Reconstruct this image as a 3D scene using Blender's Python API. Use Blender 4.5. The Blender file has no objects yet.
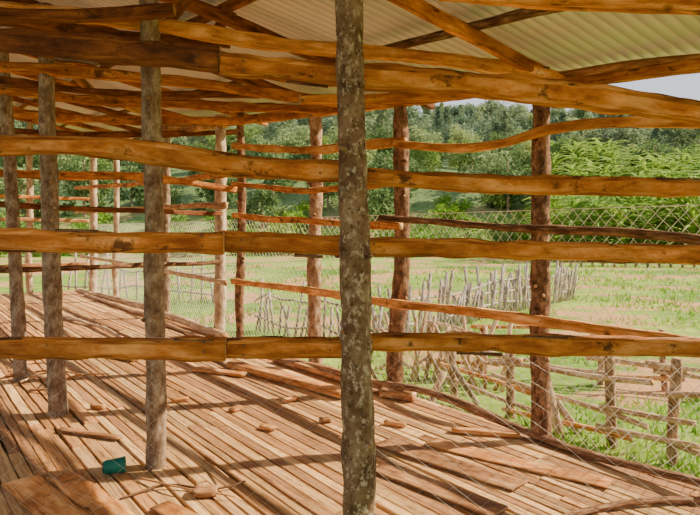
import bpy, math, random
from mathutils import Vector, noise, Matrix
R = random.Random(7)
scn = bpy.context.scene; COL = scn.collection
F = 600.0; H = 1.25; HZ = 231.0; GZ = -0.5
T = Vector((-.6018, .7986, 0)); N = Vector((-.7986, -.6018, 0)); P0 = Vector((1.69, 2.9, 0))
def P(px, py, d): return Vector(((px-350)/F*d, d, H+(HZ-py)/F*d))
def G(px, py, z=0.0):
    d = (H-z)*F/(py-HZ); return P(px, py, d)
def W(px, py, v=0.08):
    dx = (px-350)/F; d = (3.0948-v)/(.7986*dx+.6018); return P(px, py, d)
def UV(u, v, z): return Vector((P0.x+T.x*u+N.x*v, P0.y+T.y*u+N.y*v, z))
def roofz(u, v):
    z = 2.19+.09*u+.16*min(v, 3.0)
    if v > 3.0: z -= .16*(v-3.0)
    return z
def inv(p):
    r = p-P0; return r.x*T.x+r.y*T.y, r.x*N.x+r.y*N.y

# ---------------- materials ----------------
def newmat(name, rough=.8):
    m = bpy.data.materials.new(name); m.use_nodes = True
    nt = m.node_tree; b = nt.nodes['Principled BSDF']; b.inputs['Roughness'].default_value = rough
    b.inputs['Specular IOR Level'].default_value = .2
    return m, nt, b
def ramp(nt, fac, stops):
    r = nt.nodes.new('ShaderNodeValToRGB'); e = r.color_ramp.elements
    e[0].position, e[0].color = stops[0][0], (*stops[0][1], 1)
    e[1].position, e[1].color = stops[-1][0], (*stops[-1][1], 1)
    for p, c in stops[1:-1]:
        k = e.new(p); k.color = (*c, 1)
    nt.links.new(fac, r.inputs['Fac']); return r.outputs['Color']
def mixc(nt, fac, a, b, mode='MIX'):
    m = nt.nodes.new('ShaderNodeMix'); m.data_type = 'RGBA'; m.blend_type = mode
    if isinstance(fac, (int, float)): m.inputs[0].default_value = fac
    else: nt.links.new(fac, m.inputs[0])
    for s, v in ((6, a), (7, b)):
        if isinstance(v, tuple): m.inputs[s].default_value = (*v, 1)
        else: nt.links.new(v, m.inputs[s])
    return m.outputs[2]
def coords(nt, kind, scale):
    tc = nt.nodes.new('ShaderNodeTexCoord'); oi = nt.nodes.new('ShaderNodeObjectInfo')
    mu = nt.nodes.new('ShaderNodeMath'); mu.operation = 'MULTIPLY'; mu.inputs[1].default_value = 37.0
    nt.links.new(oi.outputs['Random'], mu.inputs[0])
    ad = nt.nodes.new('ShaderNodeVectorMath'); ad.operation = 'ADD'
    nt.links.new(tc.outputs[kind], ad.inputs[0]); nt.links.new(mu.outputs[0], ad.inputs[1])
    mp = nt.nodes.new('ShaderNodeMapping'); mp.inputs['Scale'].default_value = scale
    nt.links.new(ad.outputs[0], mp.inputs['Vector']); return mp.outputs[0], oi.outputs['Random']
def nz(nt, vec, scale, detail=5, rough=.6):
    n = nt.nodes.new('ShaderNodeTexNoise'); n.inputs['Scale'].default_value = scale
    n.inputs['Detail'].default_value = detail; n.inputs['Roughness'].default_value = rough
    nt.links.new(vec, n.inputs['Vector']); return n.outputs['Fac']
def bump(nt, b, h, s, d=.02):
    k = nt.nodes.new('ShaderNodeBump'); k.inputs['Strength'].default_value = s; k.inputs['Distance'].default_value = d
    nt.links.new(h, k.inputs['Height']); nt.links.new(k.outputs[0], b.inputs['Normal'])
def sawn(name, lo, mid, hi, bark=(.07, .026, .012), amount=.56):
    m, nt, b = newmat(name, .75)
    v, rnd = coords(nt, 'UV', (2.5, 30, 1)); g = nz(nt, v, 1.8, 9, .7)
    c = ramp(nt, g, [(.37, lo), (.5, mid), (.63, hi)])
    v2, _ = coords(nt, 'UV', (5.0, 20, 1)); k = nz(nt, v2, 1.3, 8, .75)
    f = ramp(nt, k, [(amount, (0, 0, 0)), (amount+.07, (.88, .88, .88))])
    c = mixc(nt, f, c, bark)
    v4, _ = coords(nt, 'UV', (9, 14, 1)); vo = nt.nodes.new('ShaderNodeTexVoronoi'); vo.inputs['Scale'].default_value = .6
    nt.links.new(v4, vo.inputs['Vector'])
    c = mixc(nt, ramp(nt, vo.outputs['Distance'], [(.05, (.85, .85, .85)), (.16, (0, 0, 0))]), c, bark)
    v3, _ = coords(nt, 'UV', (2.2, 8, 1)); k3 = nz(nt, v3, 1, 5)
    c2 = ramp(nt, k3, [(.35, (.48, .40, .33)), (.65, (1.2, 1.15, 1.1))])
    c = mixc(nt, 1.0, c, c2, 'MULTIPLY')
    c = mixc(nt, 1.0, c, ramp(nt, rnd, [(0, (.82, .8, .78)), (1, (1.12, 1.12, 1.12))]), 'MULTIPLY')
    nt.links.new(c, b.inputs['Base Color']); bump(nt, b, g, .9, .018); return m
def barkm(name, dark, mid, light, scale=9, pos=(.36, .5, .63), kind='Object', sc=(1, 1, .45), fine=.6):
    m, nt, b = newmat(name, .9)
    v, _ = coords(nt, kind, sc); g = nz(nt, v, scale, 8, .68)
    c = ramp(nt, g, [(pos[0], dark), (pos[1], mid), (pos[2], light)])
    h = nz(nt, v, scale*3.3, 5, .7)
    c = mixc(nt, fine, c, ramp(nt, h, [(.38, (.5, .46, .42)), (.6, (1.15, 1.12, 1.1))]), 'MULTIPLY')
    nt.links.new(c, b.inputs['Base Color']); bump(nt, b, h, .8, .012); return m
M = {}
M['orange'] = sawn('sawn_wood_orange', (.32, .095, .022), (.62, .225, .052), (.88, .43, .14))
M['light'] = sawn('sawn_wood_light', (.46, .17, .045), (.76, .34, .10), (.94, .56, .23), amount=.59)
M['deep'] = sawn('sawn_wood_deep', (.10, .034, .014), (.24, .08, .026), (.42, .16, .05), amount=.55)
M['brown'] = sawn('sawn_wood_brown', (.24, .11, .045), (.46, .23, .10), (.66, .40, .19), amount=.60)
M['endg'] = sawn('end_grain', (.5, .25, .1), (.7, .4, .18), (.8, .5, .25), amount=.8)
m, nt, b = newmat('lichen_bark', .9)
v, _ = coords(nt, 'Object', (1, 1, .75)); g = nz(nt, v, 13, 7, .65); h = nz(nt, v, 42, 9, .75)
c = ramp(nt, g, [(.36, (.10, .052, .028)), (.5, (.21, .125, .07)), (.66, (.33, .22, .135))])
c = mixc(nt, ramp(nt, h, [(.53, (0, 0, 0)), (.58, (.8, .8, .8))]), c, (.56, .46, .33))
c = mixc(nt, ramp(nt, nz(nt, v, 60, 7, .75), [(.38, (.8, .8, .8)), (.45, (0, 0, 0))]), c, (.055, .028, .015))
nt.links.new(c, b.inputs['Base Color']); bump(nt, b, h, 1.0, .014); M['lichen'] = m
M['grey'] = barkm('grey_bark', (.15, .09, .052), (.29, .205, .13), (.46, .37, .26), 20, sc=(1, 1, .6), fine=.6)
M['red'] = barkm('red_brown_bark', (.06, .03, .016), (.22, .11, .058), (.40, .23, .13), 24, sc=(1, 1, .6), fine=.8)
M['tanbark'] = barkm('tan_bark', (.14, .075, .04), (.37, .22, .125), (.58, .40, .26), 18, sc=(1, 1, .6), fine=.8)
M['pale'] = barkm('pale_pole', (.28, .18, .11), (.52, .37, .24), (.70, .57, .41), 10)
M['darklog'] = barkm('dark_log', (.045, .020, .010), (.16, .075, .038), (.36, .21, .11), 9, kind='UV', sc=(.8, 4, 1))
M['edgelog'] = barkm('edge_log', (.10, .045, .022), (.26, .13, .065), (.50, .30, .17), 9, kind='UV', sc=(.8, 5, 1))
M['palelog'] = barkm('pale_log', (.30, .16, .085), (.58, .37, .21), (.82, .60, .39), 6, kind='UV', sc=(.6, 3, 1))
M['stake'] = barkm('weathered_stake', (.22, .18, .14), (.43, .36, .30), (.64, .56, .48), 8)
def flat(name, c, rough=.6, metal=0):
    m, nt, b = newmat(name, rough); b.inputs['Metallic'].default_value = metal
    v, _ = coords(nt, 'Object', (1, 1, 1)); g = nz(nt, v, 14, 3)
    nt.links.new(ramp(nt, g, [(.3, tuple(x*.8 for x in c)), (.7, tuple(min(1, x*1.15) for x in c))]), b.inputs['Base Color']); return m
M['wire'] = flat('galvanised_wire', (.86, .82, .76), .45, 0)
M['wire2'] = flat('dull_wire', (.62, .55, .48), .5, .2)
M['nail'] = flat('nail_steel', (.16, .12, .10), .5, .6)
M['teal'] = flat('teal_plastic', (.008, .15, .105), .4)
M['tealin'] = flat('dark_inside', (.006, .06, .05), .6)
m, nt, b = newmat('floor_slats', .85)
at = nt.nodes.new('ShaderNodeAttribute'); at.attribute_name = 'Col'
v, _ = coords(nt, 'UV', (1.8, 34, 1)); g = nz(nt, v, 1.5, 8, .7)
c = mixc(nt, 1.0, at.outputs['Color'], ramp(nt, g, [(.36, (.48, .40, .32)), (.5, (.95, .95, .95)), (.64, (1.25, 1.22, 1.18))]), 'MULTIPLY')
v2, _ = coords(nt, 'UV', (4, 22, 1)); k = nz(nt, v2, 1.2, 7, .7)
c = mixc(nt, ramp(nt, k, [(.57, (0, 0, 0)), (.64, (.7, .7, .7))]), c, (.14, .065, .03))
nt.links.new(c, b.inputs['Base Color']); bump(nt, b, g, .7, .012); M['floor'] = m
m, nt, b = newmat('roof_sheet', .45); b.inputs['Metallic'].default_value = .2; b.inputs['Specular IOR Level'].default_value = .5
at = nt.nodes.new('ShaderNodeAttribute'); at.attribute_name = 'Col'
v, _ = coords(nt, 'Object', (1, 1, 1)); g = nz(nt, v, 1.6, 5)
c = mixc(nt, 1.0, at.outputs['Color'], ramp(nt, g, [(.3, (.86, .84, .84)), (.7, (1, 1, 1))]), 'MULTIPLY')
nt.links.new(c, b.inputs['Base Color']); M['roof'] = m
m, nt, b = newmat('ground_grass', .95)
tc = nt.nodes.new('ShaderNodeTexCoord')
g1 = nz(nt, tc.outputs['Object'], .22, 6, .6); g2 = nz(nt, tc.outputs['Object'], 2.4, 6, .7); g3 = nz(nt, tc.outputs['Object'], .33, 6, .65)
c = ramp(nt, g1, [(.35, (.09, .20, .02)), (.5, (.19, .31, .035)), (.65, (.33, .42, .07))])
c = mixc(nt, .8, c, ramp(nt, g2, [(.35, (.45, .5, .4)), (.65, (1.3, 1.25, 1.1))]), 'MULTIPLY')
c = mixc(nt, ramp(nt, g3, [(.515, (0, 0, 0)), (.56, (.9, .9, .9))]), c, (.50, .245, .115))
sx = nt.nodes.new('ShaderNodeSeparateXYZ'); nt.links.new(tc.outputs['Object'], sx.inputs[0])
mr = nt.nodes.new('ShaderNodeMapRange'); mr.inputs['From Min'].default_value = 50; mr.inputs['From Max'].default_value = 62; nt.links.new(sx.outputs['Y'], mr.inputs['Value'])
hc = ramp(nt, g2, [(.35, (.06, .11, .04)), (.65, (.17, .25, .09))])
c = mixc(nt, mr.outputs[0], c, hc)
nt.links.new(c, b.inputs['Base Color']); bump(nt, b, g2, .6, .1); M['ground'] = m
def leafm(name, a, bb, cc):
    m, nt, b = newmat(name, .7)
    tc = nt.nodes.new('ShaderNodeTexCoord'); g = nz(nt, tc.outputs['Object'], 1.1, 4, .7)
    oi = nt.nodes.new('ShaderNodeObjectInfo')
    c = ramp(nt, g, [(.35, a), (.5, bb), (.65, cc)])
    c = mixc(nt, .6, c, ramp(nt, oi.outputs['Random'], [(0, (.6, .75, .7)), (.5, (1, 1, .9)), (1, (1.4, 1.25, .8))]), 'MULTIPLY')
    nt.links.new(c, b.inputs['Base Color'])
    tr = nt.nodes.new('ShaderNodeBsdfTranslucent'); nt.links.new(c, tr.inputs['Color'])
    ms = nt.nodes.new('ShaderNodeMixShader'); ms.inputs[0].default_value = .35
    nt.links.new(b.outputs[0], ms.inputs[1]); nt.links.new(tr.outputs[0], ms.inputs[2])
    nt.links.new(ms.outputs[0], nt.nodes['Material Output'].inputs['Surface']); return m
M['leafdark'] = leafm('foliage_dark', (.05, .10, .035), (.12, .19, .065), (.20, .29, .10))
M['leafmid'] = leafm('foliage_mid', (.10, .18, .04), (.20, .31, .07), (.33, .44, .12))
M['leafpale'] = leafm('foliage_pale', (.17, .25, .10), (.30, .38, .17), (.44, .51, .24))
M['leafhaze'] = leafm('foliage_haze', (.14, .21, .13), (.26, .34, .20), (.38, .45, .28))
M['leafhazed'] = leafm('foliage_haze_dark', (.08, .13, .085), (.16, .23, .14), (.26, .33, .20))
M['leafbright'] = leafm('foliage_bright', (.09, .22, .015), (.19, .35, .03), (.33, .49, .07))
M['crop'] = leafm('crop_leaves', (.12, .23, .035), (.24, .38, .06), (.40, .53, .12))

# ---------------- mesh helpers ----------------
def mk(name, vs, fs, mats, parent=None, origin=None, uvs=None, midx=None, smooth=True, cols=None):
    o0 = Vector(origin) if origin is not None else Vector((0, 0, 0))
    me = bpy.data.meshes.new(name); me.from_pydata([tuple(Vector(v)-o0) for v in vs], [], fs)
    for mm in (mats if isinstance(mats, list) else [mats]): me.materials.append(mm)
    if uvs:
        ul = me.uv_layers.new(name='UVMap')
        flatuv = [c for f in uvs for p in f for c in p]; ul.data.foreach_set('uv', flatuv)
    if midx: me.polygons.foreach_set('material_index', midx)
    if smooth: me.polygons.foreach_set('use_smooth', [True]*len(fs))
    if cols:
        ca = me.color_attributes.new('Col', 'FLOAT_COLOR', 'POINT'); ca.data.foreach_set('color', [x for c in cols for x in (*c, 1)])
    me.update()
    o = bpy.data.objects.new(name, me); COL.objects.link(o)
    if parent is not None:
        o.parent = parent; o.location = o0-Vector(parent.location)
    else: o.location = o0
    return o
def tag(o, label, cat, group=None, kind=None):
    o['label'] = label; o['category'] = cat
    if group: o['group'] = group
    if kind: o['kind'] = kind
    return o
def empty(name, loc):
    o = bpy.data.objects.new(name, None); COL.objects.link(o); o.location = loc; o.empty_display_size = .1; return o
def smoothpath(pts, step):
    pts = [Vector(p) for p in pts]
    if len(pts) == 2: pp = [pts[0]*2-pts[1]]+pts+[pts[1]*2-pts[0]]
    else: pp = [pts[0]*2-pts[1]]+pts+[pts[-1]*2-pts[-2]]
    out = []
    for i in range(1, len(pp)-2):
        a, b_, c_, d_ = pp[i-1], pp[i], pp[i+1], pp[i+2]
        n = max(2, int((c_-b_).length/step))
        for k in range(n):
            t = k/n
            out.append(.5*((2*b_)+(c_-a)*t+(2*a-5*b_+4*c_-d_)*t*t+(3*b_-a-3*c_+d_)*t**3))
    out.append(pts[-1]); return out
def beam(name, pts, w, h, mat, label=None, cat=None, group=None, parent=None, round_=False, wob=.006, rough=.1, taper=1.0, seed=None, seg=12, step=.05, endm=None):
    seed = R.random()*100 if seed is None else seed
    path = smoothpath(pts, step); n = len(path)
    vs, fs, uvs, mi = [], [], [], []; L = 0; ls = []
    for i, p in enumerate(path):
        if i: L += (p-path[i-1]).length
        ls.append(L)
    for i, p in enumerate(path):
        tg = (path[min(i+1, n-1)]-path[max(i-1, 0)]).normalized()
        up = Vector((0, 0, 1)) if abs(tg.z) < .8 else Vector((0, 1, 0))
        sd = tg.cross(up).normalized(); u2 = sd.cross(tg).normalized()
        s = ls[i]; k = 1+(taper-1)*s/max(L, .01)
        off = sd*wob*noise.noise(Vector((s*1.3, seed, 0)))+u2*wob*noise.noise(Vector((s*1.3, seed, 9)))*1.5
        hv = 1+rough*noise.noise(Vector((s*2.2, seed, 3)))*1.5+rough*.7*noise.noise(Vector((s*9, seed, 7))); wv = 1+rough*noise.noise(Vector((s*2.2, seed, 5)))
        for j in range(seg):
            a = 2*math.pi*(j+.5)/seg; ca, sa = math.cos(a), math.sin(a)
            if not round_:
                ca = math.copysign(abs(ca)**.38, ca); sa = math.copysign(abs(sa)**.38, sa)
            q = 1+rough*noise.noise(Vector((s*10, seed+math.cos(a)*1.5, math.sin(a)*1.5)))
            vs.append(p+off+sd*(ca*w/2*k*wv*q)+u2*(sa*h/2*k*hv*q))
    per = (w+h)*1.7
    for i in range(n-1):
        for j in range(seg):
            j2 = (j+1) % seg
            fs.append((i*seg+j, i*seg+j2, (i+1)*seg+j2, (i+1)*seg+j))
            uvs.append([(ls[i], per*j/seg), (ls[i], per*(j+1)/seg), (ls[i+1], per*(j+1)/seg), (ls[i+1], per*j/seg)]); mi.append(0)
    for base, rev in ((0, True), ((n-1)*seg, False)):
        f = [base+j for j in range(seg)]
        if rev: f.reverse()
        fs.append(tuple(f)); uvs.append([(math.cos(6.28*j/seg)*.04, math.sin(6.28*j/seg)*.04) for j in range(seg)]); mi.append(1)
    org = path[0]
    o = mk(name, vs, fs, [mat, endm or M['endg']], parent, org, uvs, mi)
    if label: tag(o, label, cat, group)
    return o
def tubes(lines, r, sides=3):
    vs, fs = [], []
    for ln in lines:
        b0 = len(vs); n = len(ln)
        for i, p in enumerate(ln):
            tg = (ln[min(i+1, n-1)]-ln[max(i-1, 0)]).normalized()
            up = Vector((0, 0, 1)) if abs(tg.z) < .9 else Vector((0, 1, 0))
            sd = tg.cross(up).normalized(); u2 = sd.cross(tg)
            for j in range(sides):
                a = 2*math.pi*j/sides; vs.append(p+sd*math.cos(a)*r+u2*math.sin(a)*r)
        for i in range(n-1):
            for j in range(sides):
                j2 = (j+1) % sides; fs.append((b0+i*sides+j, b0+i*sides+j2, b0+(i+1)*sides+j2, b0+(i+1)*sides+j))
    return vs, fs
def nail(parent, p, d):
    d = Vector(d).normalized()
    v, f = tubes([[p-d*.01, p+d*.004]], .0035, 8); f.append(tuple(range(8))); f.append(tuple(range(8, 16)))
    return mk('nail', v, f, M['nail'], parent, p)
def stub(parent, p, d, r, mat):
    d = Vector(d).normalized()
    return beam('branch_stub', [p-d*r, p+d*r*.4, p+d*r*1.3], r*1.7, r*1.7, mat, parent=parent, round_=True, seg=8, step=.02, taper=.6)

# ---------------- setting ----------------
vs, fs, uvs, cols = [], [], [], []
pal = [(.62, .33, .13), (.56, .28, .105), (.72, .42, .175), (.48, .24, .10), (.76, .47, .21), (.62, .30, .11), (.40, .20, .09), (.56, .33, .15)]
v = -.04
while v < 4.6:
    w = R.uniform(.04, .09)
    umin = (-.75+.6018*v)/.7986
    u = max(umin, -.9)
    first = True
    while u < 12.3:
        ln = R.uniform(1.0, 3.0)*(R.random() if first else 1)+.3; first = False; u1 = min(u+ln, 12.4)
        a0, a1 = R.uniform(-.007, .007), R.uniform(-.007, .007); z = R.uniform(-.003, .003); ww = w*R.uniform(.92, 1.05)
        base = len(vs); c0 = R.choice(pal); q = R.uniform(.7, 1.15); c0 = tuple(x*q for x in c0)
        ns = max(2, int((u1-u)/.1))
        o2 = R.random()*50
        for i in range(ns+1):
            uu = u+(u1-u)*i/ns; vv = v+ww/2+a0+(a1-a0)*i/ns+.005*noise.noise(Vector((uu*1.5, o2, 0)))
            hw = ww/2*(1+.15*noise.noise(Vector((uu*4, o2, 4)))+.1*noise.noise(Vector((uu*11, o2, 4))))
            hw2 = ww/2*(1+.15*noise.noise(Vector((uu*4, o2, 14)))+.1*noise.noise(Vector((uu*11, o2, 14))))
            zz = z+.002*noise.noise(Vector((uu, o2, 8)))
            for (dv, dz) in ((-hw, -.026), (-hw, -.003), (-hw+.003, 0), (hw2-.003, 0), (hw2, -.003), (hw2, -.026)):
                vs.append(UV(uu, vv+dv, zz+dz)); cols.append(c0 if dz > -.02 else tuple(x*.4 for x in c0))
        for i in range(ns):
            for j in range(5):
                a = base+i*6+j; fs.append((a, a+1, a+7, a+6))
                x0, x1 = o2+i*.1, o2+(i+1)*.1; y0, y1 = j*.02, j*.02+.02
                if j == 2: y0, y1 = .05, .05+ww
                uvs.append([(x0, y0), (x0, y1), (x1, y1), (x1, y0)])
        for e in (base, base+ns*6):
            fs.append(tuple(range(e, e+6))); uvs.append([(0, 0)]*6)
        u = u1+R.uniform(.003, .02)
    v += w+R.uniform(.004, .011)
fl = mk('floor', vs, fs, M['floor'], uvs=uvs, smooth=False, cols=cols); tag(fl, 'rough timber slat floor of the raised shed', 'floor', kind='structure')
k = 0
uu = -1.0
while uu < 12.5:
    v0 = -.1; v1 = min(4.6, (uu*.7986+.75)/.6018)
    if v1 > .3:
        j = beam('trim_%d' % k, [UV(uu, v0, -.09), UV(uu, v1, -.09)], .1, .1, M['darklog'], round_=True, seg=8, step=.3); k += 1
        j['kind'] = 'structure'; j['label'] = 'log bearer under the slat floor'; j['category'] = 'floor joist'
    uu += 1.35
vs, fs, cols = [], [], []
us = [-2.6+i*.0127 for i in range(int(15.6/.0127))]; vv = [-.42, .6, 1.8, 3.0, 4.0, 4.9]
for i, u in enumerate(us):
    for v in vv:
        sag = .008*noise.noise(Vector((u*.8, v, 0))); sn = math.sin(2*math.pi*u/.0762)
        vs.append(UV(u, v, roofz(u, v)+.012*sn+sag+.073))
        q = .80+.20*sn; q = max(.55, min(1, q)); cols.append((.86*q, .78*q, .84*q))  # rib shading painted into the sheet colour, darker in the troughs
m_ = len(vv)
for i in range(len(us)-1):
    for j in range(m_-1): fs.append((i*m_+j, i*m_+j+1, (i+1)*m_+j+1, (i+1)*m_+j))
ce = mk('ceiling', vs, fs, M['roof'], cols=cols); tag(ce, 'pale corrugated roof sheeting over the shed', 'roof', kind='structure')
def gz(x, y):
    r = max(0.0, y-42.0); base = GZ+.235*max(0, min(r, 125))*min(1, r/30+.15)
    base += .8*noise.noise(Vector((x*.02, y*.02, 0)))*min(1, r/20)*3
    near = .05*noise.noise(Vector((x*.5, y*.5, 3)))
    return base+near
xs = sorted(set([-260+i*8 for i in range(66)]+[-14+i*.7 for i in range(56)])); ys = sorted(set([-6+i*.7 for i in range(60)]+[36+i*4 for i in range(48)]))
vs = [(x, y, gz(x, y)) for y in ys for x in xs]; nx = len(xs)
fs = [(j*nx+i, j*nx+i+1, (j+1)*nx+i+1, (j+1)*nx+i) for j in range(len(ys)-1) for i in range(nx-1)]
g = mk('ground', vs, fs, M['ground']); tag(g, 'grassy field and hillside beyond the shed', 'ground', kind='structure')

# ---------------- far wall ----------------
LPOST = [
 (540, .12, 'red', 'brown bark post on the right of the mesh wall, above the crooked brown log'),
 (400, .125, 'red', 'rough brown bark post in the mesh wall just right of the big mottled post'),
 (315, .13, 'tanbark', 'knotty tan bark post in the mesh wall just left of the big mottled post'),
 (241, .10, 'red', 'thin dark post standing close beside the smooth pale wall post'),
 (220, .15, 'pale', 'smooth pale peeled post in the mesh wall beside a thin dark one'),
 (166, .11, 'grey', 'distant grey wall post half hidden behind the grey inner post'),
 (116, .11, 'pale', 'slender pale post near the far corner, right one of the far pair'),
 (93, .15, 'pale', 'whitish post nearest the far corner of the shed')]
for (px, w, mt, lb) in LPOST:
    b0 = W(px, 300, 0.0); u, v = inv(b0); z1 = roofz(u, 0)-.04
    base = UV(u, 0, -.55); lean = R.uniform(-.03, .03)
    pts = [base, UV(u+lean, .01, .5), UV(u-lean*.5, -.01, 1.3), UV(u+lean, 0, z1)]
    o = beam('wall_post', pts, w, w, M[mt], lb, 'post', round_=True, wob=.025, rough=.22, taper=.86, seg=16, step=.03)
    if mt in ('red', 'tanbark'):
        for k in range(4):
            z = R.uniform(.4, 1.9); a = R.uniform(-2.6, -.5)
            d = Vector((math.cos(a), math.sin(a), .3)); stub(o, UV(u, 0, z)+d*w*.42, d, .022, M['darklog'])
for v, lb in ((1.0, 'end wall post at the far left behind the leaning inner post'), (2.2, 'end wall post at the far end beyond the left edge')):
    beam('wall_post', [UV(12.1, v, -.5), UV(12.1, v, 1.4), UV(12.1, v, roofz(12.1, v)-.05)], .13, .13, M['pale'], lb, 'post', round_=True, wob=.03)

RAILS = [
 ([(233, 281), (300, 289), (370, 300), (470, 312), (572, 326), (712, 347)], .045, .066, 'light', 'long orange sawn rail sloping down to the right, lowest on the mesh wall', .085, False),
 ([(233, 216), (310, 221), (402, 227)], .045, .06, 'orange', 'short sawn rail across the mesh wall left of the big post at mid height', .085, False),
 ([(233, 184), (290, 190), (345, 188), (404, 181)], .045, .055, 'orange', 'bowed orange rail on the mesh wall under the second front rail', .085, False),
 ([(233, 146), (300, 150), (345, 147), (405, 142)], .045, .07, 'light', 'pale rail high on the mesh wall left of the big post', .085, False),
 ([(395, 143), (450, 149), (500, 143), (545, 130), (600, 124), (712, 122)], .05, .055, 'light', 'wavy bent pale rail high on the mesh wall at right below the eave', .10, False),
 ([(380, 218), (450, 223), (540, 229), (620, 234), (712, 241)], .05, .05, 'darklog', 'dark barked log rail running right from the big post', .16, True),
 ([(75, 212), (150, 208), (226, 205)], .05, .07, 'brown', 'upper brown rail on the far end of the mesh wall', .085, False),
 ([(75, 240), (150, 244), (226, 240)], .05, .07, 'grey', 'greyish rail on the far end of the mesh wall just under eye level', .085, True),
 ([(80, 256), (150, 268), (226, 283)], .05, .06, 'palelog', 'lowest rail on the far end of the mesh wall', .085, True),
 ([(75, 188), (150, 183), (226, 174)], .05, .07, 'orange', 'topmost orange rail on the far end of the mesh wall', .085, False),
]
for pts, w, h, mt, lb, vv_, rd in RAILS:
    o = beam('wall_rail', [W(x, y, vv_) for x, y in pts], w, h, M[mt], lb, 'rail', round_=rd, wob=.012, rough=.16)
    for (px, *_r) in LPOST:
        if pts[0][0] < px-3 < px+3 < pts[-1][0]:
            for i in range(len(pts)-1):
                if pts[i][0] <= px <= pts[i+1][0]:
                    t = (px-pts[i][0])/(pts[i+1][0]-pts[i][0]); py = pts[i][1]+t*(pts[i+1][1]-pts[i][1])
                    nail(o, W(px, py, vv_+w/2+.002), N)
for z, mt, lb in ((1.9, 'orange', 'top rail'), (1.45, 'brown', 'upper middle rail'), (1.0, 'palelog', 'lower middle rail'), (.55, 'brown', 'bottom rail')):
    beam('wall_rail', [UV(12.0, -.1, z), UV(12.0, 1.4, z+R.uniform(-.06, .06)), UV(12.0, 3.2, z)], .05, .07, M[mt], lb+' of the short end wall at the far left', 'rail', wob=.02)
beam('wall_plate', [UV(-.8, -.0, roofz(-.8, 0)-.14), UV(2, 0, roofz(2, 0)-.15), UV(5.2, 0, roofz(5.2, 0)-.15)], .08, .06, M['orange'], 'orange wall plate under the eave along the mesh wall', 'beam', wob=.01)
beam('wall_plate', [UV(5.22, .02, roofz(5.2, 0)-.16), UV(8, 0, roofz(8, 0)-.16), UV(12.2, 0, roofz(12.2, 0)-.16)], .08, .08, M['brown'], 'brown wall plate along the distant half of the mesh wall', 'beam', wob=.01)
beam('base_log', [W(384, 383, .1), W(450, 401, .12), W(520, 428, .06), W(600, 457, .06), W(715, 490, .1)], .055, .055, M['edgelog'], 'crooked brown log along the floor edge at the foot of the mesh wall', 'log', round_=True, wob=.04, rough=.25)
beam('base_log', [W(78, 291, .1), W(130, 303, .1), W(225, 336, .1)], .1, .1, M['palelog'], 'pale log edging the floor at the distant end of the mesh wall', 'log', round_=True, wob=.02)
beam('base_board', [W(235, 342, .1), W(300, 364, .14), W(392, 388, .12)], .06, .06, M['brown'], 'brown edging board at the foot of the mesh wall behind the big post', 'board', wob=.02)

# ---------------- inner posts ----------------
def ipost(bx, by, tx, w, mt, lb, ty=-10):
    b0 = G(bx, by); d = b0.y
    u, v = inv(b0); z1 = roofz(u, v)-.03
    top = Vector(((tx-350)/F*d, d, z1))
    mid = (b0+top)/2+Vector((R.uniform(-.015, .015), 0, 0))
    o = beam('inner_post', [b0+Vector((0, 0, -.12)), mid, top], w, w, M[mt], lb, 'post', round_=True, wob=.018, rough=.14, taper=.9, seg=16)
    for k in range(4):
        t = R.uniform(.25, .8); a = R.uniform(-2.4, -.7); dd = Vector((math.cos(a), math.sin(a), .3)); stub(o, b0.lerp(top, t)+dd*w*.42, dd, .018, M[mt])
    return o
ipost(156, 466, 147, .108, 'grey', 'nearest grey-brown inner post standing on the slats behind the green cup')
ipost(60, 414, 44, .118, 'grey', 'grey inner post second from the left edge standing on the floor')
ipost(21, 380, 1, .11, 'grey', 'leaning inner post closest to the left edge')

# ---------------- front frame ----------------
FD = 2.13
fp = beam('front_post', [Vector((.045, 2.03, GZ-.05)), P(361, 480, 2.03), P(357, 380, 2.03), P(354, 200, 2.03), P(351, 60, 2.03), P(347, -60, 2.03)], .112, .112, M['lichen'], 'big foreground post with mottled lichen bark in the centre', 'post', round_=True, wob=.014, rough=.15, taper=.86, seg=32, step=.015)
for px, py in ((366, 441), (343, 150), (368, 256), (346, 330), (362, 88)):
    d = Vector(((px-356)/14, -1, .15)).normalized(); stub(fp, P(px, py, 2.03)+Vector((0, -.04, 0)), d, .014, M['lichen'])
FR = [
 ([(-12, 39), (110, 52), (219, 63)], 24, 'deep', 'dark brown upper front beam at top left, ending above the nearest inner post', FD-.0),
 ([(221, 64), (340, 76), (470, 84), (600, 98), (716, 117)], 25, 'orange', 'thick orange upper front beam running right behind the big post to the eave', FD),
 ([(-12, 146), (70, 148), (150, 154), (240, 165), (342, 170)], 21, 'orange', 'second front rail from the top, left piece, bowed and orange', FD),
 ([(352, 175), (450, 180), (580, 185), (716, 190)], 20, 'orange', 'second front rail from the top, right piece above the dark log', FD+.0),
 ([(-12, 240), (110, 241), (224, 243)], 22, 'orange', 'third front rail from the top, left end piece', FD+.0),
 ([(219, 243), (290, 245), (372, 248)], 22, 'orange', 'third front rail from the top, short middle piece', FD+.036),
 ([(352, 247), (450, 247), (580, 252), (716, 256)], 19, 'orange', 'third front rail from the top, right piece under the dark log', FD),
 ([(-12, 349), (110, 348), (226, 349)], 22, 'orange', 'lowest front rail, left piece level across the floor', FD),
 ([(221, 348), (290, 347), (352, 347)], 21, 'orange', 'lowest front rail, short middle piece left of the big post', FD+.034),
 ([(350, 345), (450, 344), (580, 347), (716, 350)], 20, 'orange', 'lowest front rail, right piece across the mesh wall', FD),
]
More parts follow.
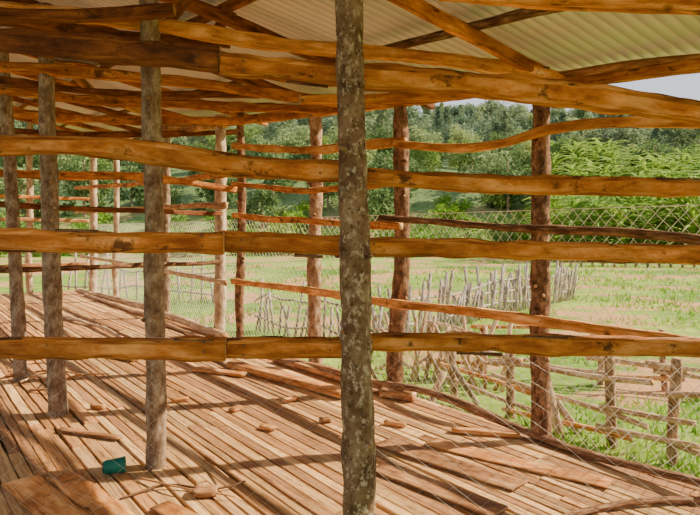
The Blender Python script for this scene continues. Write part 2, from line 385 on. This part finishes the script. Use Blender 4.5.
for pts, hp, mt, lb, d in FR:
    h = hp/F*d
    o = beam('front_rail', [P(x, y, d) for x, y in pts], .034, h, M[mt], lb, 'rail', wob=.009, rough=.2, step=.015, seg=20)
    for e, s in ((0, 1), (-1, -1)):
        x, y = pts[e]
        if 0 < x < 700:
            for k in (-1, 1): nail(o, P(x+s*22, y+k*5+(2 if e == 0 else -2), d-.02), (0, -1, 0))
    for tt in ((.05, .4), (.55, .9)):
        i = R.randrange(len(pts)-1); a, b_ = pts[i], pts[i+1]; sg = R.choice((-1, 1))
        q = [P(a[0]+(b_[0]-a[0])*t, a[1]+(b_[1]-a[1])*t+sg*hp*.46, d-.009) for t in (tt[0], sum(tt)/2, tt[1])]
        beam('bark_edge', q, .016, .011, M['darklog'], parent=o, round_=True, seg=6, rough=.5, wob=.006, step=.02)

# ---------------- cross beams ----------------
XB = [
 ([(-20, 6, 3.1), (150, 25, 3.2), (300, 46, 3.35), (450, 60, 3.5), (556, 77, 3.58)], .05, .075, 'light', 'light cross beam from the nearest inner post to the right wall post'),
 ([(-20, 66, 4.0), (60, 71, 4.1), (200, 84, 4.35), (330, 101, 4.5), (412, 100, 4.6)], .05, .075, 'orange', 'orange cross beam second back, tied to the second inner post'),
 ([(-20, 90, 4.95), (120, 101, 5.2), (240, 106, 5.4), (325, 110, 5.5)], .05, .08, 'orange', 'pale cross beam third back above the leaning inner post'),
 ([(-20, 112, 6.1), (120, 120, 6.4), (245, 121, 6.7)], .05, .09, 'orange', 'farthest orange cross beam above the thin dark wall post'),
 ([(165, 128, 8.4), (250, 118, 7), (345, 106, 5.6)], .05, .07, 'brown', 'slanting brown tie rising towards the big post'),
 ([(300, 100, 2.9), (400, 97, 3.1), (455, 96, 3.2)], .045, .05, 'orange', 'short orange tie ending in a ragged tip right of the big post'),
 ([(440, -8, 2.25), (560, 1, 2.25), (715, 7, 2.25)], .05, .06, 'orange', 'orange beam along the very top right of the picture'),
 ([(0, 20, 3.6), (100, 33, 3.9), (230, 44, 4.2)], .05, .06, 'deep', 'dark tie tucked behind the upper front beam at top left'),
 ([(-20, 130, 7.6), (120, 135, 7.9), (240, 131, 8.0)], .05, .08, 'deep', 'dim distant cross beam just above the openings at left'),
 ([(-20, 78, 4.5), (100, 92, 4.8), (260, 96, 5.0)], .04, .06, 'deep', 'thin dark tie between the second and third cross beams at left'),
 ([(-20, 14, 2.9), (60, 17, 2.9), (175, 10, 2.9)], .05, .06, 'deep', 'dark timber crossing just under the roof at the top left corner'),
 ([(-15, 172, 5.05), (140, 178, 6.2), (237, 190, 6.75)], .04, .075, 'orange', 'orange cross rail behind the inner posts at upper left'),
 ([(-15, 203, 5.05), (100, 209, 6.0), (222, 214, 7.15)], .04, .055, 'deep', 'thin dark cross rail behind the inner posts at mid left'),
 ([(-15, 271, 5.05), (60, 269, 5.5), (222, 262, 7.15)], .045, .05, 'darklog', 'dark crooked pole crossing low behind the inner posts'),
]
for pts, w, h, mt, lb in XB:
    beam('cross_beam', [P(*p) for p in pts], w, h, M[mt], lb, 'beam', round_=(mt == 'darklog'), wob=.012, rough=.18)
def R_(u, v, dz): return UV(u, v, roofz(u, v)-dz)
rn = ['nearest', 'second', 'third', 'fourth', 'fifth', 'sixth', 'seventh', 'eighth', 'ninth', 'last']
for i, u in enumerate((-.35, .9, 2.17, 3.34, 4.9, 6.2, 7.4, 8.7, 10, 11.4)):
    beam('rafter', [R_(u, -.36, .06), R_(u+R.uniform(-.05, .05), 1.3, .06), R_(u, 2.96, .06)], .05, .08, M[('orange', 'orange', 'deep', 'deep')[i % 4]], rn[i]+' rafter under the roof sheets counting back from the camera', 'rafter', wob=.012, step=.1)
for v, mt, lb in ((-.3, 'brown', 'thin eave purlin at the lower edge of the roof sheets'), (.55, 'darklog', 'dark log purlin crossing the pale roof sheets at top right'), (1.45, 'deep', 'brown purlin halfway up the roof slope'), (2.4, 'deep', 'dark purlin near the top of the roof slope')):
    beam('purlin', [R_(-1.5, v, .0), R_(2.5, v+.05, .005), R_(7, v, .0), R_(12.4, v, .0)], .055, .055, M[mt], lb, 'purlin', round_=(mt == 'darklog'), wob=.02, step=.12)
beam('ridge_beam', [R_(-1.0, 3.05, .06), R_(6, 3.05, .06), R_(12.4, 3.05, .06)], .07, .1, M['deep'], 'dark ridge beam at the top of the roof', 'beam', step=.15)
BR = [([(192, -6, 3.3), (165, 26, 3.25)], 'deep', 'short dark brace at top left beside the nearest inner post'),
      ([(240, 2, 3.9), (190, 60, 4.3)], 'deep', 'slanting dark brace between cross beams at upper left'),
      ([(60, 60, 4.2), (100, 95, 5.1), (160, 118, 6.4)], 'brown', 'receding brown brace behind the second inner post')]
for pts, mt, lb in BR: beam('brace', [P(*p) for p in pts], .045, .06, M[mt], lb, 'brace', wob=.008)

# ---------------- wire netting ----------------
def netlines(fn, u0, u1, z0, z1, a, b, amp):
    lines = []; k = b/a; Ln = (z1-z0)/k; c = u0-Ln
    while c < u1+Ln:
        for s in (1, -1):
            pts = []
            n = 14
            for i in range(n+1):
                z = z0+(z1-z0)*i/n; u = c+s*(z-z0)/k if s > 0 else c+Ln-(z-z0)/k
                if u0 <= u <= u1:
                    uu = u+.02*noise.noise(Vector((u*3, z*3, 1))); zz = z+.02*noise.noise(Vector((u*3, z*3, 5)))
                    pts.append(fn(uu, zz, amp*noise.noise(Vector((u*1.1, z*1.4, 2)))))
            if len(pts) > 1: lines.append(pts)
        c += a
    return lines
def sel(fn, u0, u1, z):
    n = int((u1-u0)/.1); return [fn(u0+(u1-u0)*i/n, z, 0) for i in range(n+1)]
f1 = lambda u, z, o: UV(u, -.095+o, z)
v_, f_ = tubes(netlines(f1, -.9, 12.0, -.15, 1.38, .075, .085, .02), .0016)
o = mk('wire_netting', v_, f_, M['wire'], origin=UV(-.9, -.075, 0)); tag(o, 'diamond wire netting stretched along the outer wall posts', 'netting')
v_, f_ = tubes([sel(f1, -.9, 12, 1.38), sel(f1, -.9, 12, -.15)], .0025); mk('edge_wire', v_, f_, M['wire'], o, UV(-.9, -.075, 0))
f2 = lambda u, z, o: Vector((u, 2.19+o, z))
v_, f_ = tubes(netlines(f2, -1.4, 1.45, .0, .86, .10, .075, .02), .0005)
o = mk('wire_netting', v_, f_, M['wire2'], origin=(-1.4, 2.19, 0)); tag(o, 'faint wire netting in front of the floor, below the lowest front rail', 'netting')
v_, f_ = tubes([sel(f2, -1.4, 1.45, .86)], .0012); mk('edge_wire', v_, f_, M['wire2'], o, Vector((-1.4, 2.19, 0)))

# ---------------- things lying on the floor ----------------
def plank(px0, py0, px1, py1, w, t, mt, lb, z=0.0, name='loose_plank', cat='plank'):
    a, b_ = G(px0, py0), G(px1, py1); zc = Vector((0, 0, z+t/2+.006))
    return beam(name, [a+zc, (a+b_)/2+zc, b_+zc], w, t, M[mt], lb, cat, wob=.004, rough=.12, seg=12)
plank(232, 368, 345, 399, .12, .06, 'light', 'thick pale split log on the floor left of the big post')
plank(196, 371, 245, 377, .09, .03, 'light', 'short pale board near the far wall post at floor level')
plank(275, 362, 350, 384, .07, .05, 'brown', 'brown loose plank close to the mesh wall, left of the big post')
plank(382, 444, 520, 488, .16, .012, 'brown', 'wide weathered plank lying flat right of the foot of the big post')
plank(430, 443, 610, 486, .14, .010, 'light', 'wide sunlit plank lying flat near the crooked brown log')
plank(378, 468, 500, 515, .15, .012, 'brown', 'brown plank at the bottom edge beside the big post')
plank(452, 432, 520, 438, .06, .025, 'light', 'small pale board pointing at the foot of the right wall post')
plank(20, 482, 75, 530, .17, .010, 'light', 'wide dull plank at the bottom left corner')
plank(62, 478, 130, 530, .14, .010, 'light', 'wide brown plank below the green cup')
plank(160, 508, 215, 535, .10, .014, 'light', 'narrow dull plank at the bottom edge left of the offcut')
plank(80, 352, 135, 362, .08, .03, 'light', 'distant pale board between the two nearer inner posts')
plank(60, 432, 120, 440, .05, .018, 'brown', 'thin batten lying across the slats left of the nearest inner post')
def chunk(px, py, l, w, h, ang, mt, lb):
    p = G(px, py)+Vector((0, 0, h/2+.004)); d = Vector((math.cos(ang), math.sin(ang), 0))*l/2
    return beam('wood_offcut', [p-d, p, p+d], w, h, M[mt], lb, 'offcut', seg=10, step=.03, rough=.16)
chunk(398, 399, .26, .10, .07, -.5, 'brown', 'dark chunky offcut right of the big post by the mesh wall')
chunk(386, 391, .12, .06, .05, .4, 'orange', 'small orange offcut beside the dark chunky one')
chunk(325, 423, .07, .05, .035, .3, 'brown', 'little cube offcut left of the big post')
chunk(236, 411, .09, .05, .03, 1.0, 'light', 'small pale offcut in the middle of the floor')
chunk(205, 495, .11, .09, .03, .1, 'brown', 'reddish offcut near the bottom edge right of the green cup')
chunk(98, 409, .10, .04, .03, -.2, 'light', 'thin pale offcut beside the second inner post')
chunk(395, 426, .14, .05, .025, -.4, 'light', 'pale sliver of board right of the big post')
chunk(290, 402, .12, .05, .03, .8, 'light', 'pale offcut lying below the thick split log')
chunk(180, 402, .12, .05, .025, .3, 'light', 'pale offcut on the slats right of the nearest inner post')
chunk(268, 430, .10, .06, .02, -.6, 'light', 'flat pale offcut in the sun left of the little cube')
def stick(pts, r, mt, lb, lift=0.0, grp=None):
    q = [G(x, y)+Vector((0, 0, r+.004+lift+(k % 2)*.01)) for k, (x, y) in enumerate(pts)]
    return beam('stick', q, r*2, r*2, M[mt], lb, 'stick', grp, round_=True, seg=7, wob=.02, rough=.2, taper=.6)
stick([(120, 500), (165, 488), (215, 491), (245, 486)], .008, 'darklog', 'thin dark twig lying below the nearest inner post')
stick([(140, 480), (180, 494), (235, 500)], .006, 'brown', 'thin crooked twig crossing the dark one below the inner post')
stick([(205, 462), (228, 485)], .006, 'brown', 'short twig right of the nearest inner post foot')
for i in range(7):
    x0 = R.uniform(0, 60); y0 = R.uniform(374, 392)
    stick([(x0, y0), (x0+20, y0+R.uniform(-8, 8)), (x0+R.uniform(30, 50), y0+R.uniform(-12, 8))], .009, ('brown', 'light', 'palelog')[i % 3], 'twig in the tangle at the feet of the two left inner posts', .012*i, 'tangle of twigs at the left')
for i, (pts, lb) in enumerate(([[(62, 318), (100, 330), (140, 352)], 'pale pole lying on the distant floor left of the nearest inner post'], [[(150, 338), (200, 352), (236, 372)], 'pole lying along the floor before the pale wall post'], [[(85, 296), (150, 320), (215, 345)], 'long pole lying beside the distant mesh wall'])):
    stick(pts, .028, 'palelog', lb)
q = [G(x, y)+Vector((0, 0, .02)) for x, y in ((530, 530), (600, 513), (660, 505), (720, 503))]
beam('bough', q, .03, .035, M['edgelog'], 'curved barked bough lying at the bottom right corner', 'branch', round_=True, wob=.02, rough=.2, seg=10)
# cup lying on its side
MS = 1.0
mp = G(115, 474)+Vector((0, 0, .042)); ax = Vector((.93, .30, .04)).normalized(); sd = ax.cross(Vector((0, 0, 1))).normalized(); u2 = sd.cross(ax)
prof = [(-.056, 0), (-.056, .026), (-.053, .031), (-.044, .034), (.045, .040), (.05, .0405), (.05, .038), (.044, .037), (-.046, .03), (-.047, 0)]
def lathe(name, prof, mat, parent=None):
    vs, fs = [], []; n = 32
    for (a, r) in prof:
        for j in range(n):
            t = 2*math.pi*j/n; vs.append(mp+(ax*a+(sd*math.cos(t)+u2*math.sin(t))*max(r, .0005))*MS)
    for i in range(len(prof)-1):
        for j in range(n): fs.append((i*n+j, i*n+(j+1) % n, (i+1)*n+(j+1) % n, (i+1)*n+j))
    return mk(name, vs, fs, mat, parent, mp)
mug = lathe('cup', prof, M['teal']); tag(mug, 'teal green plastic cup lying on its side on the slats', 'cup')
lathe('rim', [(.044, .039), (.044, .0425), (.051, .0425), (.051, .039)], M['teal'], mug)
lathe('base_ring', [(-.058, .022), (-.058, .027), (-.052, .0315), (-.052, .022)], M['tealin'], mug)

# ---------------- outdoors: fences ----------------
def gp(px, base): return G(px, base, GZ)
def polefence(pp, zs, lb, r=.085, mats=('palelog', 'light', 'palelog'), skip=4):
    ro = empty('pole_fence', gp(pp[0][0], pp[0][1])); tag(ro, lb, 'fence'); tops = []
    for px, by, hh in pp:
        b0 = gp(px, by); tops.append(b0)
        beam('post', [b0-Vector((0, 0, .1)), b0+Vector((R.uniform(-.04, .04), 0, hh))], r, r, M['tanbark'], parent=ro, round_=True, wob=.02, rough=.08, seg=10)
    for zi, (z, w) in enumerate(zs):
        for i in range(len(tops)-1):
            a, b_ = tops[i], tops[i+1]
            if (i+zi) % 5 == skip: continue
            o1 = Vector((0, -.06, 0)); d = (b_-a)*R.uniform(.1, .4)
            beam('rail', [a+o1-d+Vector((0, 0, z+R.uniform(-.08, .08))), b_+o1+d+Vector((0, 0, z+R.uniform(-.08, .08)))], w, w, M[mats[(i+zi) % 3]], parent=ro, round_=True, wob=.02, rough=.1, seg=8)
polefence([(455, 396, .58), (512, 418, .72), (612, 450, .76), (672, 466, .80), (735, 480, .8)], ((.12, .045), (.34, .045), (.54, .05)), 'crude pole paddock fence just outside the mesh wall at right', .08)
polefence([(430, 366, .6), (480, 374, .6), (540, 378, .68), (600, 385, .62), (665, 392, .68), (740, 400, .62)], ((.15, .05), (.35, .05), (.55, .05)), 'second crooked pole fence a few metres behind the paddock fence', .07, ('light', 'palelog', 'palelog'), 9)
LP = [((425, 415), (445, 372), .035), ((478, 405), (452, 366), .03), ((560, 440), (545, 372), .038), ((580, 436), (552, 395), .035)]
for i, (a, b_, r) in enumerate(LP):
    p = gp(*a); q = P(b_[0], b_[1], p.y+.15)
    beam('leaning_pole', [p, (p+q)/2, q], r*2, r*2, M[('palelog', 'grey')[i % 2]], ['pale stub leaning outside just right of the chunky offcut', 'grey pole leaning left behind the low pole fence', 'thick pale pole leaning behind the right wall post', 'grey pole leaning left, right of the right wall post'][i], 'pole', round_=True, wob=.02, rough=.1, seg=9)
def stakefence(pts, n, hh, r, mt, lb, name='stake_fence', rails=2, jit=.1):
    path = [Vector(p) for p in pts]; seglen = [(path[i+1]-path[i]).length for i in range(len(path)-1)]; L = sum(seglen)
    root = empty(name, path[0]); tag(root, lb, 'fence')
    def pos(s):
        for i, l in enumerate(seglen):
            if s <= l or i == len(seglen)-1: return path[i].lerp(path[i+1], s/l)
            s -= l
    for k in range(n):
        p = pos(L*k/(n-1)); p.z = gz(p.x, p.y); h_ = hh*R.uniform(.6, 1.2)
        beam('stake', [p-Vector((0, 0, .05)), p+Vector((R.uniform(-jit, jit)*1.8, R.uniform(-jit, jit), h_))], r*2, r*2, M[mt], parent=root, round_=True, seg=6, step=.3, wob=.02)
    for q in range(rails):
        z = hh*(.25+.5*q/max(1, rails-1))
        beam('rail', [pos(L*k/8)+Vector((0, 0, z+R.uniform(-.08, .08))) for k in range(9)], r*1.6, r*1.6, M[mt], parent=root, round_=True, seg=6, step=.4, wob=.03)
def GP(px, d): return Vector(((px-350)/F*d, d, GZ))
stakefence([GP(375, 8.8), GP(470, 11.5), GP(572, 15.5)], 95, .9, .028, 'stake', 'grey weathered stake fence running away to the right outside', rails=3)
stakefence([GP(255, 10.5), GP(300, 9.8), GP(375, 9.0)], 22, .8, .024, 'stake', 'grey stake fence outside behind the left wall posts')
stakefence([GP(560, 30), GP(640, 29), GP(730, 28)], 16, 1.0, .06, 'grey', 'distant dark post fence across the green field at right', 'post_fence', jit=.04)
stakefence([GP(380, 7.0), GP(440, 7.2), GP(500, 6.6)], 18, .7, .024, 'palelog', 'short run of pale poles between the stake fence and the paddock', rails=3, jit=.2)
stakefence([GP(60, 17), GP(140, 15.5), GP(225, 14.5)], 18, 1.0, .03, 'stake', 'stake fence outside seen behind the inner posts', jit=.08)

# ---------------- vegetation ----------------
def quadcloud(centers, n, size, seed, squash=1):
    rr = random.Random(seed); vs, fs = [], []
    for i in range(n):
        c, r = rr.choice(centers)
        d = Vector((rr.gauss(0, 1), rr.gauss(0, 1), rr.gauss(0, 1))).normalized(); p = Vector(c)+d*r*(rr.random()**.35)*1.0
        p.z = c[2]+(p.z-c[2])*squash
        a = Vector((rr.gauss(0, 1), rr.gauss(0, 1), rr.gauss(0, .6))).normalized(); b_ = a.cross(Vector((rr.gauss(0, 1), rr.gauss(0, 1), rr.gauss(0, 1)))).normalized()
        s = size*rr.uniform(.5, 1.2); k = len(vs)
        vs += [p-a*s, p+b_*s*.5, p+a*s, p-b_*s*.5]; fs.append((k, k+1, k+2, k+3))
    return vs, fs
def treeproto(name, kind, seed, mat):
    rr = random.Random(seed); cs = []
    if kind.startswith('broad'):
        h = 6.5
        for i in range(16): a = rr.uniform(0, 6.28); q = rr.uniform(.3, 2.3); cs.append(((q*math.cos(a), q*math.sin(a), rr.uniform(1.4, 5.6)-q*.3), rr.uniform(.8, 1.4)))
    elif kind == 'cone':
        h = 9
        for i in range(22): z = 1.6+i*.34; q = (9.2-z)*.22; a = i*2.4; cs.append(((q*math.cos(a), q*math.sin(a), z), .35+q*.45))
    elif kind == 'tall':
        h = 9
        for i in range(14): z = rr.uniform(3, 9); a = rr.uniform(0, 6.28); q = rr.uniform(.1, 1.3); cs.append(((q*math.cos(a), q*math.sin(a), z), rr.uniform(.5, 1.1)))
    else:
        h = 2.0
        for i in range(10): a = rr.uniform(0, 6.28); q = rr.uniform(0, 1.5); cs.append(((q*math.cos(a), q*math.sin(a), rr.uniform(.4, 1.3)), rr.uniform(.5, .8)))
    vs, fs = quadcloud(cs, 1900 if kind != 'bush' else 900, .24 if kind != 'bush' else .15, seed)
    root = empty(name, (0, 0, 0))
    mk('crown', vs, fs, M[mat], root, smooth=False)
    beam('trunk', [Vector((0, 0, -.8)), Vector((.1, 0, h*.4)), Vector((0, .1, h*.8))], .28 if kind != 'bush' else .1, .28 if kind != 'bush' else .1, M['grey'], parent=root, round_=True, seg=7, step=1, taper=.4)
    return root
def copytree(root):
    r = root.copy(); COL.objects.link(r)
    for ch in root.children:
        c = ch.copy(); COL.objects.link(c); c.parent = r
    return r
protos = {k: [treeproto(n, k, s, m_) for s, m_ in vs_] for k, n, vs_ in (
  ('broad', 'broadleaf_tree', ((1, 'leafmid'), (2, 'leafdark'), (3, 'leafpale'), (12, 'leafdark'))),
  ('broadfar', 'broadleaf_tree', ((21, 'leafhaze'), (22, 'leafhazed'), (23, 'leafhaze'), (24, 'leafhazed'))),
  ('cone', 'conifer_tree', ((4, 'leafhazed'), (5, 'leafhazed'))),
  ('tall', 'eucalyptus_tree', ((6, 'leafhaze'), (7, 'leafpale'))), ('bush', 'bush', ((8, 'leafmid'), (9, 'leafbright'))))}
used = set(); spots = []
LB = {'broad': 'rounded green broadleaf tree on the lower slope of the far hillside', 'broadfar': 'rounded pale hazy tree high on the far hillside', 'cone': 'dark pointed conifer on the far hillside', 'tall': 'tall thin pale tree rising from the far hillside', 'bush': 'low leafy bush in the green fields beyond the shed'}
GR = {'broad': 'rounded trees on the lower slope', 'broadfar': 'hazy trees on the upper slope', 'cone': 'hillside conifers', 'tall': 'tall pale hillside trees', 'bush': 'field bushes'}
def place(kind, pxr, dr, scr):
    for _t in range(25):
        px, d = R.uniform(*pxr), R.uniform(*dr); x = (px-350)/F*d
        if all((x-a)**2+(d-b_)**2 > (4.5 if kind != 'bush' else 1.8)**2 for a, b_ in spots): break
    spots.append((x, d)); sc = R.uniform(*scr)
    k = R.randrange(len(protos[kind])); pr = protos[kind][k]
    o = pr if (kind, k) not in used else copytree(pr); used.add((kind, k))
    o.location = (x, d, gz(x, d)-.1); o.rotation_euler = (0, 0, R.uniform(0, 6.28)); o.scale = (sc, sc, sc*R.uniform(.85, 1.15))
    tag(o, LB[kind], 'tree' if kind != 'bush' else 'bush', GR[kind])
for i in range(95): place('broad', (-60, 760), (55, 92), (.65, 1.05))
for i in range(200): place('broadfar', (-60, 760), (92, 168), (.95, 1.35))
for i in range(40): place('cone', (-60, 760), (85, 165), (.8, 1.1))
for i in range(34): place('tall', (-60, 760), (85, 165), (.8, 1.1))
for i in range(80): place('bush', (-60, 760), (40, 60), (.7, 1.3))
def cropplant(seed):
    rr = random.Random(seed); root = empty('leafy_crop_plant', (0, 0, 0)); vs, fs = [], []
    for i in range(34):
        a = i*2.4+rr.uniform(-.3, .3); L = rr.uniform(.9, 1.6); el = rr.uniform(.7, 1.35); d = Vector((math.cos(a), math.sin(a), 0)); s = Vector((-d.y, d.x, 0)); z0 = .3+i*.065
        k = len(vs); n = 6
        for j in range(n+1):
            t = j/n; p = Vector((0, 0, z0))+d*(L*t*math.cos(el*(1-t*.6)))+Vector((0, 0, L*t*math.sin(el)-1.3*t*t*L*.5)); w = .09*math.sin(math.pi*min(1, t*.9+.08))+.01
            vs += [p-s*w+Vector((0, 0, -.03)), p, p+s*w+Vector((0, 0, -.03))]
        for j in range(n):
            q = k+j*3; fs += [(q, q+1, q+4, q+3), (q+1, q+2, q+5, q+4)]
    mk('leaves', vs, fs, M['crop'], root, smooth=False)
    beam('stem', [Vector((0, 0, -.2)), Vector((0, 0, 2.5))], .08, .08, M['leafmid'], parent=root, round_=True, seg=8, step=.5, taper=.7)
    return root
bp = [cropplant(1), cropplant(2)]; cs_ = []
for i in range(200):
    o = bp[i] if i < 2 else copytree(bp[i % 2])
    for _t in range(20):
        px = R.uniform(548, 770); d = R.uniform(34, 70); x = (px-350)/F*d
        if all((x-a)**2+(d-b_)**2 > 1.4 for a, b_ in cs_): break
    cs_.append((x, d)); o.location = (x, d, gz(x, d)-.1); o.rotation_euler = (0, 0, R.uniform(0, 6)); s = R.uniform(1.1, 1.9); o.scale = (s, s, s)
    tag(o, 'tall leafy plant in the bright green crop at right below the wooded hill', 'plant', 'tall leafy crop at right')
vs, fs = [], []
for i in range(18000):
    px = R.uniform(150, 760); d = 4.2+R.random()**1.6*26; x = (px-350)/F*d
    p = Vector((x, d, gz(x, d))); u, v = inv(p)
    if v > -.3 or noise.noise(Vector((x*.5, d*.5, 7))) < .02: continue
    h_ = R.uniform(.04, .11)*(1+d*.02); a = R.uniform(0, 3.14); w = .006+.001*d; e = Vector((math.cos(a), math.sin(a), 0))*w; ln = Vector((R.uniform(-.05, .05), R.uniform(-.05, .05), h_))
    k = len(vs); vs += [p-e, p+e, p+ln]; fs.append((k, k+1, k+2))
o = mk('grass', vs, fs, M['leafbright'], smooth=False); tag(o, 'short bright grass growing outside the mesh wall', 'grass', kind='stuff')

# ---------------- light, sky, camera ----------------
w = bpy.data.worlds.new('World'); scn.world = w; w.use_nodes = True; nt = w.node_tree
bg = nt.nodes['Background']; tc = nt.nodes.new('ShaderNodeTexCoord'); sx = nt.nodes.new('ShaderNodeSeparateXYZ'); nt.links.new(tc.outputs['Generated'], sx.inputs[0])
nt.links.new(ramp(nt, sx.outputs['Z'], [(0.0, (1, .90, .82)), (.15, (.90, .92, 1.0)), (1.0, (.75, .80, 1.0))]), bg.inputs['Color']); bg.inputs['Strength'].default_value = 1.15
S = Vector((.80, .20, .60)); ld = bpy.data.lights.new('sun', 'SUN'); ld.energy = 14.0; ld.angle = .012; ld.color = (1, .84, .58)
lo = bpy.data.objects.new('sun', ld); COL.objects.link(lo); lo.rotation_euler = S.to_track_quat('Z', 'Y').to_euler(); lo.location = (6, 2, 7)
cd = bpy.data.cameras.new('camera'); cd.sensor_width = 36; cd.lens = F/700*36; cd.shift_y = -(257.5-HZ)/700; cd.clip_end = 600; cd.clip_start = .02
co = bpy.data.objects.new('camera', cd); COL.objects.link(co); co.location = (0, 0, H); co.rotation_euler = (math.radians(90), 0, 0); scn.camera = co
